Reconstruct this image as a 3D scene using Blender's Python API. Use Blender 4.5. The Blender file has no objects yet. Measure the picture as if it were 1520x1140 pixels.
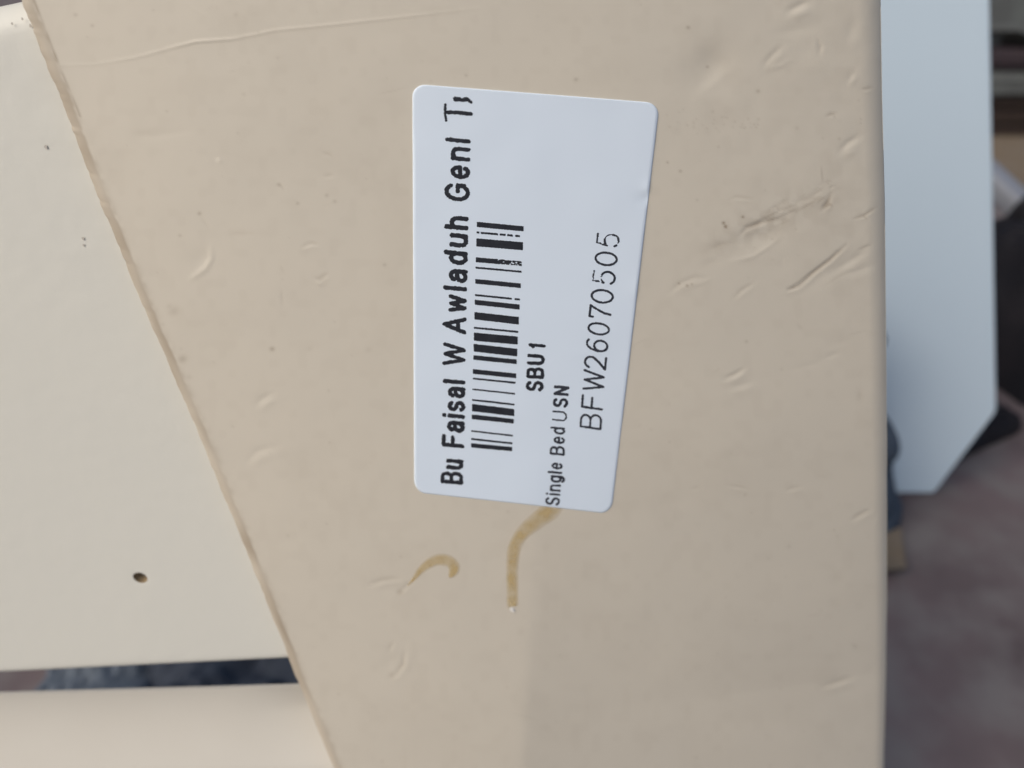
import bpy, bmesh, math, random
import numpy as np
from mathutils import Vector, Matrix
random.seed(4); rng = np.random.default_rng(7)
S = bpy.context.scene; COL = S.collection
R = math.radians

# ------------------------------------------------------------------ camera, sky, sun, exposure
F = 1193.0                     # focal length in photo pixels (photo 1520 x 1140)
PITCH = R(38); CAMH = 0.50     # camera half a metre above the ground, looking down
FOCUS = 0.182
cam = bpy.data.cameras.new('camera'); camo = bpy.data.objects.new('camera', cam); COL.objects.link(camo)
cam.sensor_width = 36; cam.lens = 36 * F / 1520
cam.clip_start = 0.01; cam.clip_end = 2000
camo.location = (0, 0, CAMH); camo.rotation_euler = (math.pi/2 - PITCH, 0, 0)
cam.dof.use_dof = True; cam.dof.focus_distance = FOCUS; cam.dof.aperture_fstop = 9.5
S.camera = camo
SUN = Vector((-0.60, -0.42, 0.72)).normalized()
w = bpy.data.worlds.new('World'); S.world = w; w.use_nodes = True
nt = w.node_tree; bg = nt.nodes['Background']; sky = nt.nodes.new('ShaderNodeTexSky')
sky.sky_type = 'NISHITA'; sky.sun_disc = False
sky.sun_elevation = math.asin(SUN.z); sky.sun_rotation = math.atan2(SUN.x, SUN.y) % (2*math.pi)
sky.dust_density = 4.0; sky.ozone_density = 1.0; sky.air_density = 1.0
nt.links.new(sky.outputs[0], bg.inputs[0]); bg.inputs[1].default_value = 0.115
sl = bpy.data.lights.new('sun', 'SUN'); so = bpy.data.objects.new('sun', sl); COL.objects.link(so)
sl.energy = 1.3; sl.angle = R(40); sl.color = (1.0, 0.95, 0.87)
so.location = (0, 0, 5); so.rotation_euler = SUN.to_track_quat('Z', 'Y').to_euler()
S.view_settings.view_transform = 'Standard'; S.view_settings.look = 'None'
S.view_settings.exposure = 0.22; S.view_settings.gamma = 1

# ------------------------------------------------------------------ geometry of the view (to take sizes off the photo)
CR = np.array([1., 0, 0]); CU = np.array([0, math.sin(PITCH), math.cos(PITCH)]); CF = np.array([0, math.cos(PITCH), -math.sin(PITCH)])
C0 = np.array([0, 0, CAMH])
def ray(px, py):
    px = np.asarray(px, float); py = np.asarray(py, float)
    return ((px-760)/F)[..., None]*CR + ((570-py)/F)[..., None]*CU + CF
def at(px, py, depth): return C0 + ray(px, py)*depth
def project(P):
    d = P - C0; z = d @ CF
    return 760 + F*(d @ CR)/z, 570 - F*(d @ CU)/z
# the sheet metal panel: D1 runs down along it, D2 to the right, N towards the viewer
def cam2w(v): return v[0]*CR + v[1]*CU - v[2]*CF
D1 = cam2w(np.array([-0.134, -2.037, -1.0])); D1 /= np.linalg.norm(D1)
D2 = cam2w(np.array([0.9957, -0.0926, 0.055])); D2 -= D1*(D1 @ D2); D2 /= np.linalg.norm(D2)
N = np.cross(D1, D2); N = N if N @ CF < 0 else -N
P0 = at(760, 430, FOCUS)
def AB(P): return (P-P0) @ D2, (P-P0) @ D1
def smooth(e0, e1, x):
    t = np.clip((x-e0)/(e1-e0), 0, 1); return t*t*(3-2*t)
def bow(a, b):
    """gentle outward bow of the sheet plus a soft vertical fold in its lower half"""
    z = -0.82*np.clip(a+0.085, 0, None)**2
    ac = 0.0080 + 0.028*b
    t = (a-ac)/0.0008
    fold = 0.0008*np.logaddexp(0, np.clip(t, -60, 400)); fold = 0.045*(1-np.exp(-fold/0.045))
    bb = np.clip((b-0.025)/0.09, 0, 1.3)
    z = z - 0.11*fold*np.where(bb < 0.3, bb*bb/0.6, bb-0.15)
    return z
def surf(px, py, off=0.0):
    """point of the panel surface (plus an offset along its normal) seen at a photo position"""
    r = ray(px, py); z = np.zeros(r.shape[:-1])
    for _ in range(7):
        t = ((P0-C0) @ N + z + off)/(r @ N)
        P = C0 + r*t[..., None]
        a, b = AB(P); z = bow(a, b)
    return P
def plane_pt(px, py, off):
    r = ray(px, py); t = ((P0-C0) @ N + off)/(r @ N); return C0 + r*np.asarray(t)[..., None]

# ------------------------------------------------------------------ helpers
def link(o, parent=None):
    COL.objects.link(o)
    if parent is not None: o.parent = parent
    return o
def tag(o, label=None, cat=None, group=None, kind=None):
    for k, v in (('label', label), ('category', cat), ('group', group), ('kind', kind)):
        if v: o[k] = v
    return o
def empty(name, loc):
    o = bpy.data.objects.new(name, None); o.location = Vector(loc); o.empty_display_size = 0.02
    link(o); return o
def mesh_np(name, V, loops, starts, m, parent=None, shade=True):
    me = bpy.data.meshes.new(name); V = np.asarray(V, float)
    if parent is not None: V = V - np.array(parent_loc(parent))
    me.vertices.add(len(V)); me.vertices.foreach_set('co', V.astype(np.float32).ravel())
    loops = np.asarray(loops, np.int32); starts = np.asarray(starts, np.int32)
    me.loops.add(len(loops)); me.loops.foreach_set('vertex_index', loops)
    me.polygons.add(len(starts)); me.polygons.foreach_set('loop_start', starts)
    me.update(calc_edges=True); me.validate()
    me.polygons.foreach_set('use_smooth', np.full(len(me.polygons), shade)); me.materials.append(m)
    o = bpy.data.objects.new(name, me); link(o, parent); return o
def parent_loc(p):
    l = Vector((0, 0, 0))
    while p is not None: l = l + p.location; p = p.parent
    return l
def mesh(name, V, faces, m, parent=None, shade=True):
    loops = [i for f in faces for i in f]; st = np.cumsum([0]+[len(f) for f in faces])[:-1]
    return mesh_np(name, V, loops, st, m, parent, shade)
def from_bm(name, bm, m, parent=None, shade=True, autosharp=None):
    if parent is not None: bmesh.ops.translate(bm, verts=bm.verts, vec=-parent_loc(parent))
    bmesh.ops.recalc_face_normals(bm, faces=bm.faces)
    me = bpy.data.meshes.new(name); bm.to_mesh(me); bm.free()
    me.polygons.foreach_set('use_smooth', np.full(len(me.polygons), shade))
    if autosharp: me.set_sharp_from_angle(angle=R(autosharp))
    me.materials.append(m); o = bpy.data.objects.new(name, me); link(o, parent); return o
def vnoise(shape, cell, seed):
    """smooth value noise, 0..1"""
    g = np.random.default_rng(seed); h, w_ = shape; cy, cx = (cell, cell) if np.isscalar(cell) else cell
    G = g.random((int(h/cy)+3, int(w_/cx)+3))
    y = np.arange(h)/cy; x = np.arange(w_)/cx
    yi = y.astype(int); xi = x.astype(int); fy = y-yi; fx = x-xi
    fy = (fy*fy*(3-2*fy))[:, None]; fx = (fx*fx*(3-2*fx))[None, :]
    a = G[np.ix_(yi, xi)]; b = G[np.ix_(yi, xi+1)]; c = G[np.ix_(yi+1, xi)]; d = G[np.ix_(yi+1, xi+1)]
    return (a*(1-fx)+b*fx)*(1-fy) + (c*(1-fx)+d*fx)*fy

# ------------------------------------------------------------------ materials
def mat(name, col, rough=0.5, spec=0.5, var=0.0, vscale=40, vcol=None, bump=0.0, bscale=600, attr=None, acol=None, detail=4):
    m = bpy.data.materials.new(name); m.use_nodes = True
    n = m.node_tree.nodes; L = m.node_tree.links; b = n['Principled BSDF']
    b.inputs['Roughness'].default_value = rough; b.inputs['Specular IOR Level'].default_value = spec
    tc = n.new('ShaderNodeTexCoord')
    src = None
    rgb = n.new('ShaderNodeRGB'); rgb.outputs[0].default_value = (*col, 1); src = rgb.outputs[0]
    if var:
        no = n.new('ShaderNodeTexNoise'); no.inputs['Scale'].default_value = vscale; no.inputs['Detail'].default_value = detail
        no.inputs['Roughness'].default_value = 0.6
        L.new(tc.outputs['Object'], no.inputs['Vector'])
        cr = n.new('ShaderNodeMapRange'); cr.inputs['From Min'].default_value = 0.35; cr.inputs['From Max'].default_value = 0.65
        cr.inputs['To Max'].default_value = var; L.new(no.outputs['Fac'], cr.inputs['Value'])
        mx = n.new('ShaderNodeMix'); mx.data_type = 'RGBA'; L.new(cr.outputs[0], mx.inputs['Factor'])
        L.new(src, mx.inputs['A']); mx.inputs['B'].default_value = (*(vcol or [c*0.8 for c in col]), 1); src = mx.outputs['Result']
    if attr:
        at_ = n.new('ShaderNodeAttribute'); at_.attribute_name = attr
        mx = n.new('ShaderNodeMix'); mx.data_type = 'RGBA'; L.new(at_.outputs['Fac'], mx.inputs['Factor'])
        L.new(src, mx.inputs['A']); mx.inputs['B'].default_value = (*acol, 1); src = mx.outputs['Result']
    L.new(src, b.inputs['Base Color'])
    if bump:
        n2 = n.new('ShaderNodeTexNoise'); n2.inputs['Scale'].default_value = bscale; n2.inputs['Detail'].default_value = 3
        L.new(tc.outputs['Object'], n2.inputs['Vector'])
        bp = n.new('ShaderNodeBump'); bp.inputs['Strength'].default_value = bump; bp.inputs['Distance'].default_value = 0.0003
        L.new(n2.outputs['Fac'], bp.inputs['Height']); L.new(bp.outputs[0], b.inputs['Normal'])
    return m
M_BEIGE = mat('beige_paint', (0.590, 0.541, 0.446), 0.50, 0.35, 0.55, 28, (0.563, 0.519, 0.432), 0.10, 420, 'dirt', (0.225, 0.165, 0.105), 8)
M_LABEL = mat('label_paper', (0.675, 0.76, 0.84), 0.42, 0.4, 0.25, 60, (0.65, 0.735, 0.82), 0.03, 900)
M_INK = mat('thermal_ink', (0.016, 0.018, 0.024), 0.5, 0.3, 0.6, 500, (0.03, 0.033, 0.042))
M_INKLIGHT = mat('faint_thermal_ink', (0.024, 0.027, 0.036), 0.5, 0.3, 0.6, 300, (0.05, 0.055, 0.07))
M_GLUE = mat('yellowed_glue', (0.60, 0.44, 0.165), 0.38, 0.45, 0.6, 120, (0.54, 0.37, 0.12))
def make_glue():
    n = M_GLUE.node_tree.nodes; L = M_GLUE.node_tree.links; b = n['Principled BSDF']
    a = n.new('ShaderNodeAttribute'); a.attribute_name = 'film'
    no = n.new('ShaderNodeTexNoise'); no.inputs['Scale'].default_value = 260; no.inputs['Detail'].default_value = 4
    L.new(n['Texture Coordinate'].outputs['Object'], no.inputs['Vector'])
    mr = n.new('ShaderNodeMapRange'); mr.inputs['From Min'].default_value = 0.3; mr.inputs['From Max'].default_value = 0.7; mr.inputs['To Min'].default_value = 0.26; mr.inputs['To Max'].default_value = 0.56
    L.new(no.outputs['Fac'], mr.inputs['Value'])
    mu = n.new('ShaderNodeMath'); mu.operation = 'MULTIPLY'; L.new(a.outputs['Fac'], mu.inputs[0]); L.new(mr.outputs[0], mu.inputs[1]); L.new(mu.outputs[0], b.inputs['Alpha'])
make_glue()
M_GLINT = mat('pale_glint_bead', (0.75, 0.72, 0.66), 0.15, 0.6)  # pale colour carries the glint
M_CREAM = mat('cream_paint', (0.612, 0.602, 0.536), 0.5, 0.35, 0.5, 14, (0.585, 0.578, 0.520), 0.42, 240, 'dirt', (0.22, 0.18, 0.13))
M_CREAM2 = mat('cream_rail_paint', (0.52, 0.495, 0.435), 0.45, 0.4, 0.4, 30, (0.495, 0.465, 0.405), 0.05, 300)
M_HOLE = mat('raw_chipboard', (0.36, 0.28, 0.17), 0.9, 0.1, 0.7, 900, (0.17, 0.12, 0.07))
M_BOARD = mat('pale_blue_laminate', (0.57, 0.68, 0.755), 0.4, 0.4, 0.3, 5, (0.55, 0.66, 0.735))
M_GROUND = mat('dusty_paving', (0.155, 0.122, 0.122), 0.9, 0.2, 0.9, 5, (0.085, 0.068, 0.07), 0.5, 60)
M_NAVY = mat('navy_cloth', (0.032, 0.039, 0.054), 0.9, 0.15, 0.7, 60, (0.05, 0.06, 0.078), 0.6, 900)
M_SLATE = mat('slate_cloth', (0.085, 0.105, 0.130), 0.9, 0.15, 0.9, 45, (0.04, 0.055, 0.08), 0.6, 900)
M_PALE = mat('faded_slate_cloth', (0.105, 0.125, 0.15), 0.9, 0.15, 0.6, 30, (0.075, 0.09, 0.11), 0.4, 700)
M_BLACK = mat('black_bag_and_shade', (0.010, 0.010, 0.013), 0.7, 0.2, 0.6, 14, (0.022, 0.018, 0.02), 0.4, 500)  # the bag, and the heap that stands in for shadow
M_RAIL = mat('white_metal', (0.24, 0.25, 0.27), 0.35, 0.5)
M_TAN = mat('cardboard', (0.17, 0.142, 0.112), 0.85, 0.15, 0.6, 20, (0.16, 0.12, 0.075), 0.3, 300)
M_BROWN = mat('dark_wood', (0.045, 0.031, 0.025), 0.6, 0.3, 0.7, 25, (0.03, 0.02, 0.016), 0.4, 200)
M_MAROON = mat('maroon_vinyl', (0.055, 0.040, 0.045), 0.6, 0.3, 0.5, 20)
M_GREY = mat('grey_vinyl', (0.125, 0.135, 0.128), 0.6, 0.3, 0.6, 18, (0.075, 0.075, 0.075), 0.3, 300)

# ------------------------------------------------------------------ ground
def ground():
    bm = bmesh.new(); bmesh.ops.create_grid(bm, x_segments=8, y_segments=8, size=250)
    o = from_bm('ground', bm, M_GROUND); tag(o, kind='structure')
    n = M_GROUND.node_tree.nodes; L = M_GROUND.node_tree.links
    b = n['Principled BSDF']; tc = n['Texture Coordinate']
    v = n.new('ShaderNodeTexNoise'); v.inputs['Scale'].default_value = 22; v.inputs['Detail'].default_value = 6
    L.new(tc.outputs['Object'], v.inputs['Vector'])
    old = b.inputs['Base Color'].links[0].from_socket
    mr = n.new('ShaderNodeMapRange'); mr.inputs['From Min'].default_value = 0.42; mr.inputs['From Max'].default_value = 0.66
    mr.inputs['To Max'].default_value = 0.9; L.new(v.outputs['Fac'], mr.inputs['Value'])
    mx = n.new('ShaderNodeMix'); mx.data_type = 'RGBA'; L.new(mr.outputs[0], mx.inputs['Factor'])
    L.new(old, mx.inputs['A']); mx.inputs['B'].default_value = (0.165, 0.15, 0.145, 1); L.new(mx.outputs['Result'], b.inputs['Base Color'])
ground()

# ------------------------------------------------------------------ the dented beige panel
LEFT = [(49, 0), (87, 99), (115, 165), (158, 286), (200, 385), (224, 448), (253, 514), (305, 633), (397, 862), (438, 965), (456, 1015), (508, 1140)]
RIGHT = [(1311, 0), (1313.5, 150), (1316, 300), (1318.3, 480), (1318.8, 600), (1318.5, 720), (1318, 800), (1317, 900), (1315, 1000), (1312, 1140)]
RL, RR = 0.0048, 0.0115
def edge_fn(pts, shift):
    P = surf(np.array([p[0]+shift for p in pts], float), np.array([p[1] for p in pts], float))
    a, b = AB(P)
    def f(bb):
        y = np.interp(bb, b, a)
        s0 = (a[3]-a[0])/(b[3]-b[0]); s1 = (a[-1]-a[-4])/(b[-1]-b[-4])
        y = np.where(bb < b[0], a[0]+s0*(bb-b[0]), y)
        return np.where(bb > b[-1], a[-1]+s1*np.minimum(bb-b[-1], 0.05), y)
    return f
fL = edge_fn(LEFT, 0); fR = edge_fn([(x+d, y) for (x, y), d in zip(RIGHT, (-4, -1.7, 2.3, 4.6, 6.8, 10.3, 12.2, 15.2, 17.6, 19.3))], -33)

def seg_dist(X, Y, pts):
    """distance to a polyline, signed side (positive below it), position along it 0..1"""
    pts = np.array(pts, float); seg = np.linalg.norm(np.diff(pts, axis=0), axis=1); tot = seg.sum(); acc = 0
    D = np.full(X.shape, 1e9); Sg = np.zeros(X.shape); T = np.zeros(X.shape)
    for i in range(len(pts)-1):
        p, q = pts[i], pts[i+1]; v = q-p; l = max(seg[i], 1e-6)
        t = np.clip(((X-p[0])*v[0]+(Y-p[1])*v[1])/l**2, 0, 1)
        dx = X-p[0]-t*v[0]; dy = Y-p[1]-t*v[1]; d = np.hypot(dx, dy)
        s = np.sign(dy + 1e-9)
        k = d < D; D = np.where(k, d, D); Sg = np.where(k, s, Sg); T = np.where(k, (acc+t*l)/max(tot, 1e-6), T); acc += seg[i]
    return D, Sg, T
def relief(X, Y):
    """dents, creases and scratches knocked into the sheet (mm), and dirt caught on it"""
    H = np.zeros(X.shape); DT = np.zeros(X.shape)
    def box(pts, m):
        p = np.array(pts); return (X > p[:, 0].min()-m) & (X < p[:, 0].max()+m) & (Y > p[:, 1].min()-m) & (Y < p[:, 1].max()+m)
    def groove(pts, wd, depth, rim=0.5, dirt=0.0):
        k = box(pts, wd*6)
        if not k.any(): return
        d, s, t = seg_dist(X[k], Y[k], pts); tp = np.sin(np.clip(t, 0.04, 0.96)*math.pi)**0.6
        depth = depth*0.9; h = -depth*np.exp(-(d/wd)**2)*tp
        if rim: h = h + rim*depth*np.exp(-((d*s-2.3*wd)/(1.3*wd))**2)*tp*(d < 6*wd)
        H[k] += h; DT[k] = np.maximum(DT[k], dirt*np.exp(-(d/(wd*0.8))**2)*tp)
    def ridge(pts, wd, ht): groove(pts, wd, -ht, 0)
    def dent(x, y, rx, ry, ang, depth, dirt=0.0):
        c, s = math.cos(R(ang)), math.sin(R(ang)); k = (abs(X-x) < 3.2*max(rx, ry)) & (abs(Y-y) < 3.2*max(rx, ry))
        if not k.any(): return
        u = ((X[k]-x)*c+(Y[k]-y)*s)/rx; v = (-(X[k]-x)*s+(Y[k]-y)*c)/ry; e = np.exp(-(u*u+v*v))
        H[k] -= depth*e; DT[k] = np.maximum(DT[k], dirt*e)
    def speck(x, y, r, d): dent(x, y, r*1.2, r, -25, 0.02, d)
    # scuffed area right of the sticker
    groove([(1170, 430), (1186, 424), (1207, 405), (1232, 386), (1256, 363)], 2.6, 0.20, 0.35, 0.42)
    groove([(1170, 430), (1185, 425)], 2.2, 0.14, 0.2, 0.45)
    dent(1222, 408, 48, 13, -36, 0.13)
    groove([(1235, 404), (1262, 388), (1292, 366)], 4.5, 0.13, 0.5)
    groove([(1272, 372), (1293, 363)], 2.2, 0.08, 0.4, 0.2)
    groove([(1245, 408), (1275, 402), (1300, 392)], 5, 0.09, 0.4)
    groove([(1267, 325), (1282, 320), (1301, 307)], 2.0, 0.10, 0.4, 0.42)
    groove([(1279, 319), (1288, 326)], 1.8, 0.07, 0.3, 0.3)
    groove([(1219, 311), (1228, 300), (1234, 287)], 3.2, 0.13, 0.3, 0.38)
    groove([(1222, 310), (1231, 303), (1236, 306)], 2.5, 0.10, 0.3, 0.42)
    ridge([(1218, 246), (1219, 258), (1221, 272)], 1.6, 0.05)
    groove([(1219, 246), (1221, 271)], 1.6, 0.03, 0, 0.22)
    groove([(1097, 350), (1108, 338), (1125, 332), (1143, 323)], 3.0, 0.15, 0.2, 0.26)
    groove([(1112, 338), (1140, 329), (1163, 326), (1172, 319)], 3.5, 0.11, 0.2, 0.16)
    dent(1128, 350, 52, 17, -23, 0.26)
    ridge([(1085, 389), (1118, 381), (1140, 367), (1160, 351)], 3.4, 0.10)
    groove([(1140, 315), (1158, 303), (1170, 296)], 3, 0.05, 0.4, 0.12)
    groove([(1180, 300), (1205, 292), (1222, 281)], 4, 0.07, 0.5, 0.12)
    groove([(1205, 292), (1224, 276)], 2, 0.05, 0.5, 0.2)
    for q in range(26):
        x = 1125+random.random()*110; y = 322-(x-1125)*0.38+random.gauss(0, 9)
        groove([(x, y), (x+random.uniform(3, 12), y-random.uniform(1, 7))], random.uniform(1.2, 2.4), random.uniform(0.02, 0.05), 0.5, random.uniform(0.05, 0.2))
    groove([(1082, 296), (1092, 292), (1118, 295)], 2.4, 0.06, 0.5, 0.12)
    groove([(993, 434), (1010, 420), (1030, 412), (1047, 412)], 3.4, 0.09, 0.6, 0.08)
    groove([(1016, 428), (1040, 421), (1054, 414)], 2.5, -0.05, 0)
    groove([(1088, 443), (1100, 431), (1119, 419)], 3, 0.08, 0.6, 0.15)
    dent(1062, 366, 20, 7, -20, 0.05, 0.12); dent(1055, 390, 16, 6, -20, 0.04, 0.06)
    dent(1166, 388, 9, 9, 0, 0.07); dent(1166, 388, 5, 5, 0, -0.05)
    dent(1188, 486, 6, 3, 40, 0.05, 0.1)
    for (x, y, r, d) in [(1074, 331, 2.0, .85), (1077, 336, 2.2, .85), (1078, 338, 1.5, .6), (1102.6, 322, 1.9, .7), (1008, 421, 1.8, .55), (1020, 424, 1.9, .6), (1027, 422, 1.5, .5), (991, 241, 1.6, .5), (1010, 254, 2.0, .5), (1108, 507, 2.2, .3), (1021.6, 41, 2.3, .5), (1050.5, 99.5, 1.8, .5), (1125.5, 135.5, 2.2, .35), (1246, 206, 2, .25), (1035, 297, 2, .2), (1183, 190, 2.4, .2), (414, 275, 2.3, .4), (442, 302, 2.2, .35), (296, 317, 2.5, .42), (485, 290, 2.5, .3), (497, 299, 2.5, .3), (404, 518, 3.2, .5), (267, 350, 2.2, .3), (571, 393, 2.2, .3), (271, 533, 5.5, .34), (258, 462, 7, .22), (137, 38, 2.2, .35), (112, 22, 2.6, .3), (268, 350, 2, .2), (412, 86, 2.4, .15), (362, 140, 2.8, .16), (547, 519, 4, .12), (460, 518, 4, .1), (692, 112, 2, .35), (855, 118, 2.6, .35), (350, 22, 3, .15), (252, 455, 4, .16), (241, 482, 3.4, .18), (280, 560, 4, .15)]:
        speck(x, y, r, d)
    for q in range(46):    # dusting of faint specks above the scuffs
        speck(random.uniform(985, 1130), random.gauss(181, 9), random.uniform(0.9, 1.9), random.uniform(0.08, 0.24))
    for q in range(150):
        speck(random.uniform(60, 1290), random.uniform(-20, 1160), random.uniform(0.8, 2.2), random.uniform(0.04, 0.22))
    for q in range(34):    # hairline scratches in the paint
        x, y = random.uniform(100, 1290), random.uniform(-10, 1150); a_ = random.uniform(-0.9, 0.5); l_ = random.uniform(8, 46)
        groove([(x, y), (x+l_*math.cos(a_)*0.5, y+l_*math.sin(a_)*0.5+random.uniform(-2, 2)), (x+l_*math.cos(a_), y+l_*math.sin(a_))], random.uniform(0.9, 1.5), random.uniform(-0.02, 0.03), 0, random.choice([0, 0, 0.06, 0.12]))
    for pts, d_ in [([(1106, 342), (1130, 331), (1158, 322), (1185, 309)], .5), ([(1120, 333), (1150, 316), (1176, 306)], .35), ([(1180, 315), (1204, 302), (1219, 291)], .4), ([(1172, 428), (1200, 408), (1228, 387), (1254, 365)], .55), ([(1212, 301), (1226, 291)], .5), ([(1150, 337), (1172, 327)], .3), ([(1052, 372), (1072, 363), (1090, 360)], .25), ([(1222, 425), (1250, 408), (1268, 401)], .2)]:
        groove(pts, 2.0, 0.03, 0.2, d_*0.62)
    # lower right
    groove([(1076, 561), (1090, 556), (1104, 547)], 3.2, 0.17, 0.6, 0.12)
    groove([(1081, 576), (1097, 573), (1118, 566)], 4.2, 0.09, 0.6)
    dent(1234, 528, 12, 4, -20, 0.09); dent(1197, 544, 22, 5, -12, 0.06); dent(1250, 508, 14, 5, -12, 0.07)
    groove([(1080, 720), (1095, 722), (1113, 726)], 2.4, 0.10, 0.5, 0.1)
    groove([(1166, 728), (1177, 724), (1190, 722)], 3.2, 0.09, 0.6, 0.08)
    groove([(1026, 726), (1038, 722)], 3, 0.06, 0.5, 0.1); dent(1000, 745, 30, 8, -8, 0.05)
    dent(1145, 670, 30, 10, 6, 0.05); dent(1092, 678, 14, 6, 5, 0.05)
    groove([(1264, 771), (1276, 764), (1290, 757)], 3.4, 0.15, 0.5, 0.18); groove([(1297, 771), (1302, 760)], 3, 0.06, 0.3)
    dent(1277, 588, 5, 8, 0, 0.07, 0.12)
    groove([(1219, 1018), (1240, 1013), (1263, 1006)], 3.8, 0.20, 0.8, 0.12)
    groove([(1265, 957), (1273, 961)], 3.5, 0.09, 0.4, 0.18); dent(1252, 938, 8, 5, 20, 0.06)
    dent(1239, 858, 9, 9, 0, 0.06, 0.06); dent(1238, 895, 8, 8, 0, 0.06, 0.06)
    # upper right
    dent(1057, 98, 38, 28, -36, 0.45); dent(1062, 122, 28, 8, -40, -0.08)
    groove([(1168, 17), (1182, 10), (1200, 2)], 5, 0.18, 0.7, 0.05); dent(1198, 22, 20, 8, -8, -0.05)
    groove([(1134, 95), (1146, 82), (1160, 69)], 4.2, 0.12, 0.5, 0.05)
    ridge([(1142, 102), (1158, 98), (1174, 89)], 4, 0.08)
    groove([(1213, 58), (1218, 70), (1215, 82)], 3.2, 0.11, 0.3, 0.08)
    dent(1180, 45, 25, 8, -10, 0.09); dent(1215, 98, 22, 12, 0, -0.09); dent(1265, 42, 10, 16, 10, 0.12); dent(1270, 60, 8, 14, 20, -0.06)
    groove([(1226, 173), (1232, 170), (1241, 168)], 2.6, 0.08, 0.3, 0.32); groove([(1237, 170), (1240, 175)], 2.0, 0.04, 0.3, 0.25)
    groove([(1246, 225), (1257, 213), (1274, 202)], 4.4, 0.16, 0.7, 0.05); ridge([(1256, 232), (1276, 222)], 4, 0.06)
    groove([(1278, 132), (1286, 132), (1296, 129)], 2.6, 0.09, 0.4, 0.18); ridge([(1260, 128), (1272, 113)], 4.5, 0.10)
    groove([(1258, 124), (1266, 105)], 5, 0.08, 0.3)
    # left side: long scratch, thumb dents
    ridge([(88, 97), (140, 96), (200, 86), (255, 71), (290, 62), (345, 58), (410, 45), (500, 36), (600, 25), (712, 12)], 1.5, 0.115)
    ridge([(255, 70), (290, 62), (345, 58)], 1.7, 0.07)
    ridge([(270, 2), (295, 18), (318, 30)], 2.4, 0.03)
    ridge([(283, 415), (305, 399), (314, 384), (313, 368)], 4.0, 0.17); dent(297, 385, 16, 14, 0, 0.10)
    dent(326, 239, 4, 4, 0, -0.08); dent(318, 234, 8, 4, 40, 0.06)
    groove([(447, 367), (462, 361), (473, 363)], 2.4, 0.09, 0.6, 0.12); groove([(468, 412), (475, 414), (487, 405)], 2.8, 0.09, 0.3, 0.2)
    ridge([(470, 420), (478, 424)], 2.5, 0.07); groove([(418, 430), (420, 455)], 2.5, 0.05, 0, 0.10); groove([(417, 395), (421, 404)], 2.5, 0.04, 0, 0.10)
    groove([(410, 276), (416, 274), (421, 282)], 2.2, 0.07, 0.4, 0.22); groove([(298, 320), (304, 331), (311, 342)], 3, 0.05, 0.2, 0.06)
    groove([(478, 226), (488, 229), (496, 236)], 3, 0.07, 0.4, 0.1); groove([(480, 262), (495, 259)], 3, 0.06, 0.4, 0.1)
    groove([(379, 602), (390, 592), (405, 584)], 4.4, 0.11, 0.8); groove([(366, 685), (382, 670), (407, 663)], 5, 0.10, 0.8)
    dent(240, 200, 40, 6, -8, 0.04); dent(210, 198, 12, 5, 0, 0.04, 0.06); dent(360, 347, 22, 3, 0, 0.03, 0.07)
    groove([(603, 437), (610, 441), (613, 439)], 2.2, -0.07, 0)
    # bottom left
    groove([(548, 868), (566, 861), (592, 858)], 3.4, 0.13, 0.7, 0.12); groove([(590, 882), (598, 874), (612, 862)], 3, 0.10, 0.4, 0.12)
    speck(594, 879, 4, 0.30); dent(575, 872, 22, 9, 0, 0.08)
    groove([(576, 966), (584, 953)], 3.2, 0.09, 0.3, 0.12); groove([(578, 1005), (589, 999), (598, 986), (600, 966)], 3.6, 0.13, 0.5, 0.15)
    speck(582, 1003, 4, 0.2); dent(578, 985, 16, 12, -40, 0.10)
    speck(774, 938, 5, 0.08); dent(797, 840, 9, 5, 0, 0.06)
    # broad unevenness of thin sheet metal
    H += 0.10*(vnoise_at(X, Y, 95, 3)-0.5) + 0.035*(vnoise_at(X, Y, 38, 5)-0.5)
    far = (X > 940)
    cloud = smooth(0.45, 0.85, 0.6*vnoise_at(X, Y, 120, 61)+0.4*vnoise_at(X, Y, 34, 62))
    DT = DT + 0.05*cloud*(0.5+0.5*vnoise_at(X, Y, 7, 63)) + 0.035*smooth(0.55, 0.9, vnoise_at(X, Y, 15, 64))
    sc = np.exp(-(((X-1150)*0.92-(Y-325)*0.39)/95)**2-(((X-1150)*0.39+(Y-325)*0.92)/26)**2)
    DT = DT + 0.18*sc*smooth(0.30, 0.75, vnoise_at(X, Y, 11, 65))
    sc = np.exp(-((X-1255)/40)**2-((Y-300)/140)**2); DT = DT + 0.08*sc*smooth(0.3, 0.8, vnoise_at(X, Y, 18, 66))
    H += far*0.06*smooth(940, 1060, X)*(1-smooth(250, 420, Y))*(vnoise_at(X, Y, 26, 8)-0.5)
    return H, DT
def vnoise_at(X, Y, cell, seed):
    G = np.random.default_rng(seed).random((200, 200)); x = np.clip(X/cell+40, 0, 197); y = np.clip(Y/cell+40, 0, 197)
    xi = x.astype(int); yi = y.astype(int); fx = x-xi; fy = y-yi; fx = fx*fx*fx*(fx*(fx*6-15)+10); fy = fy*fy*fy*(fy*(fy*6-15)+10)
    return (G[yi, xi]*(1-fx)+G[yi, xi+1]*fx)*(1-fy)+(G[yi+1, xi]*(1-fx)+G[yi+1, xi+1]*fx)*fy

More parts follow.
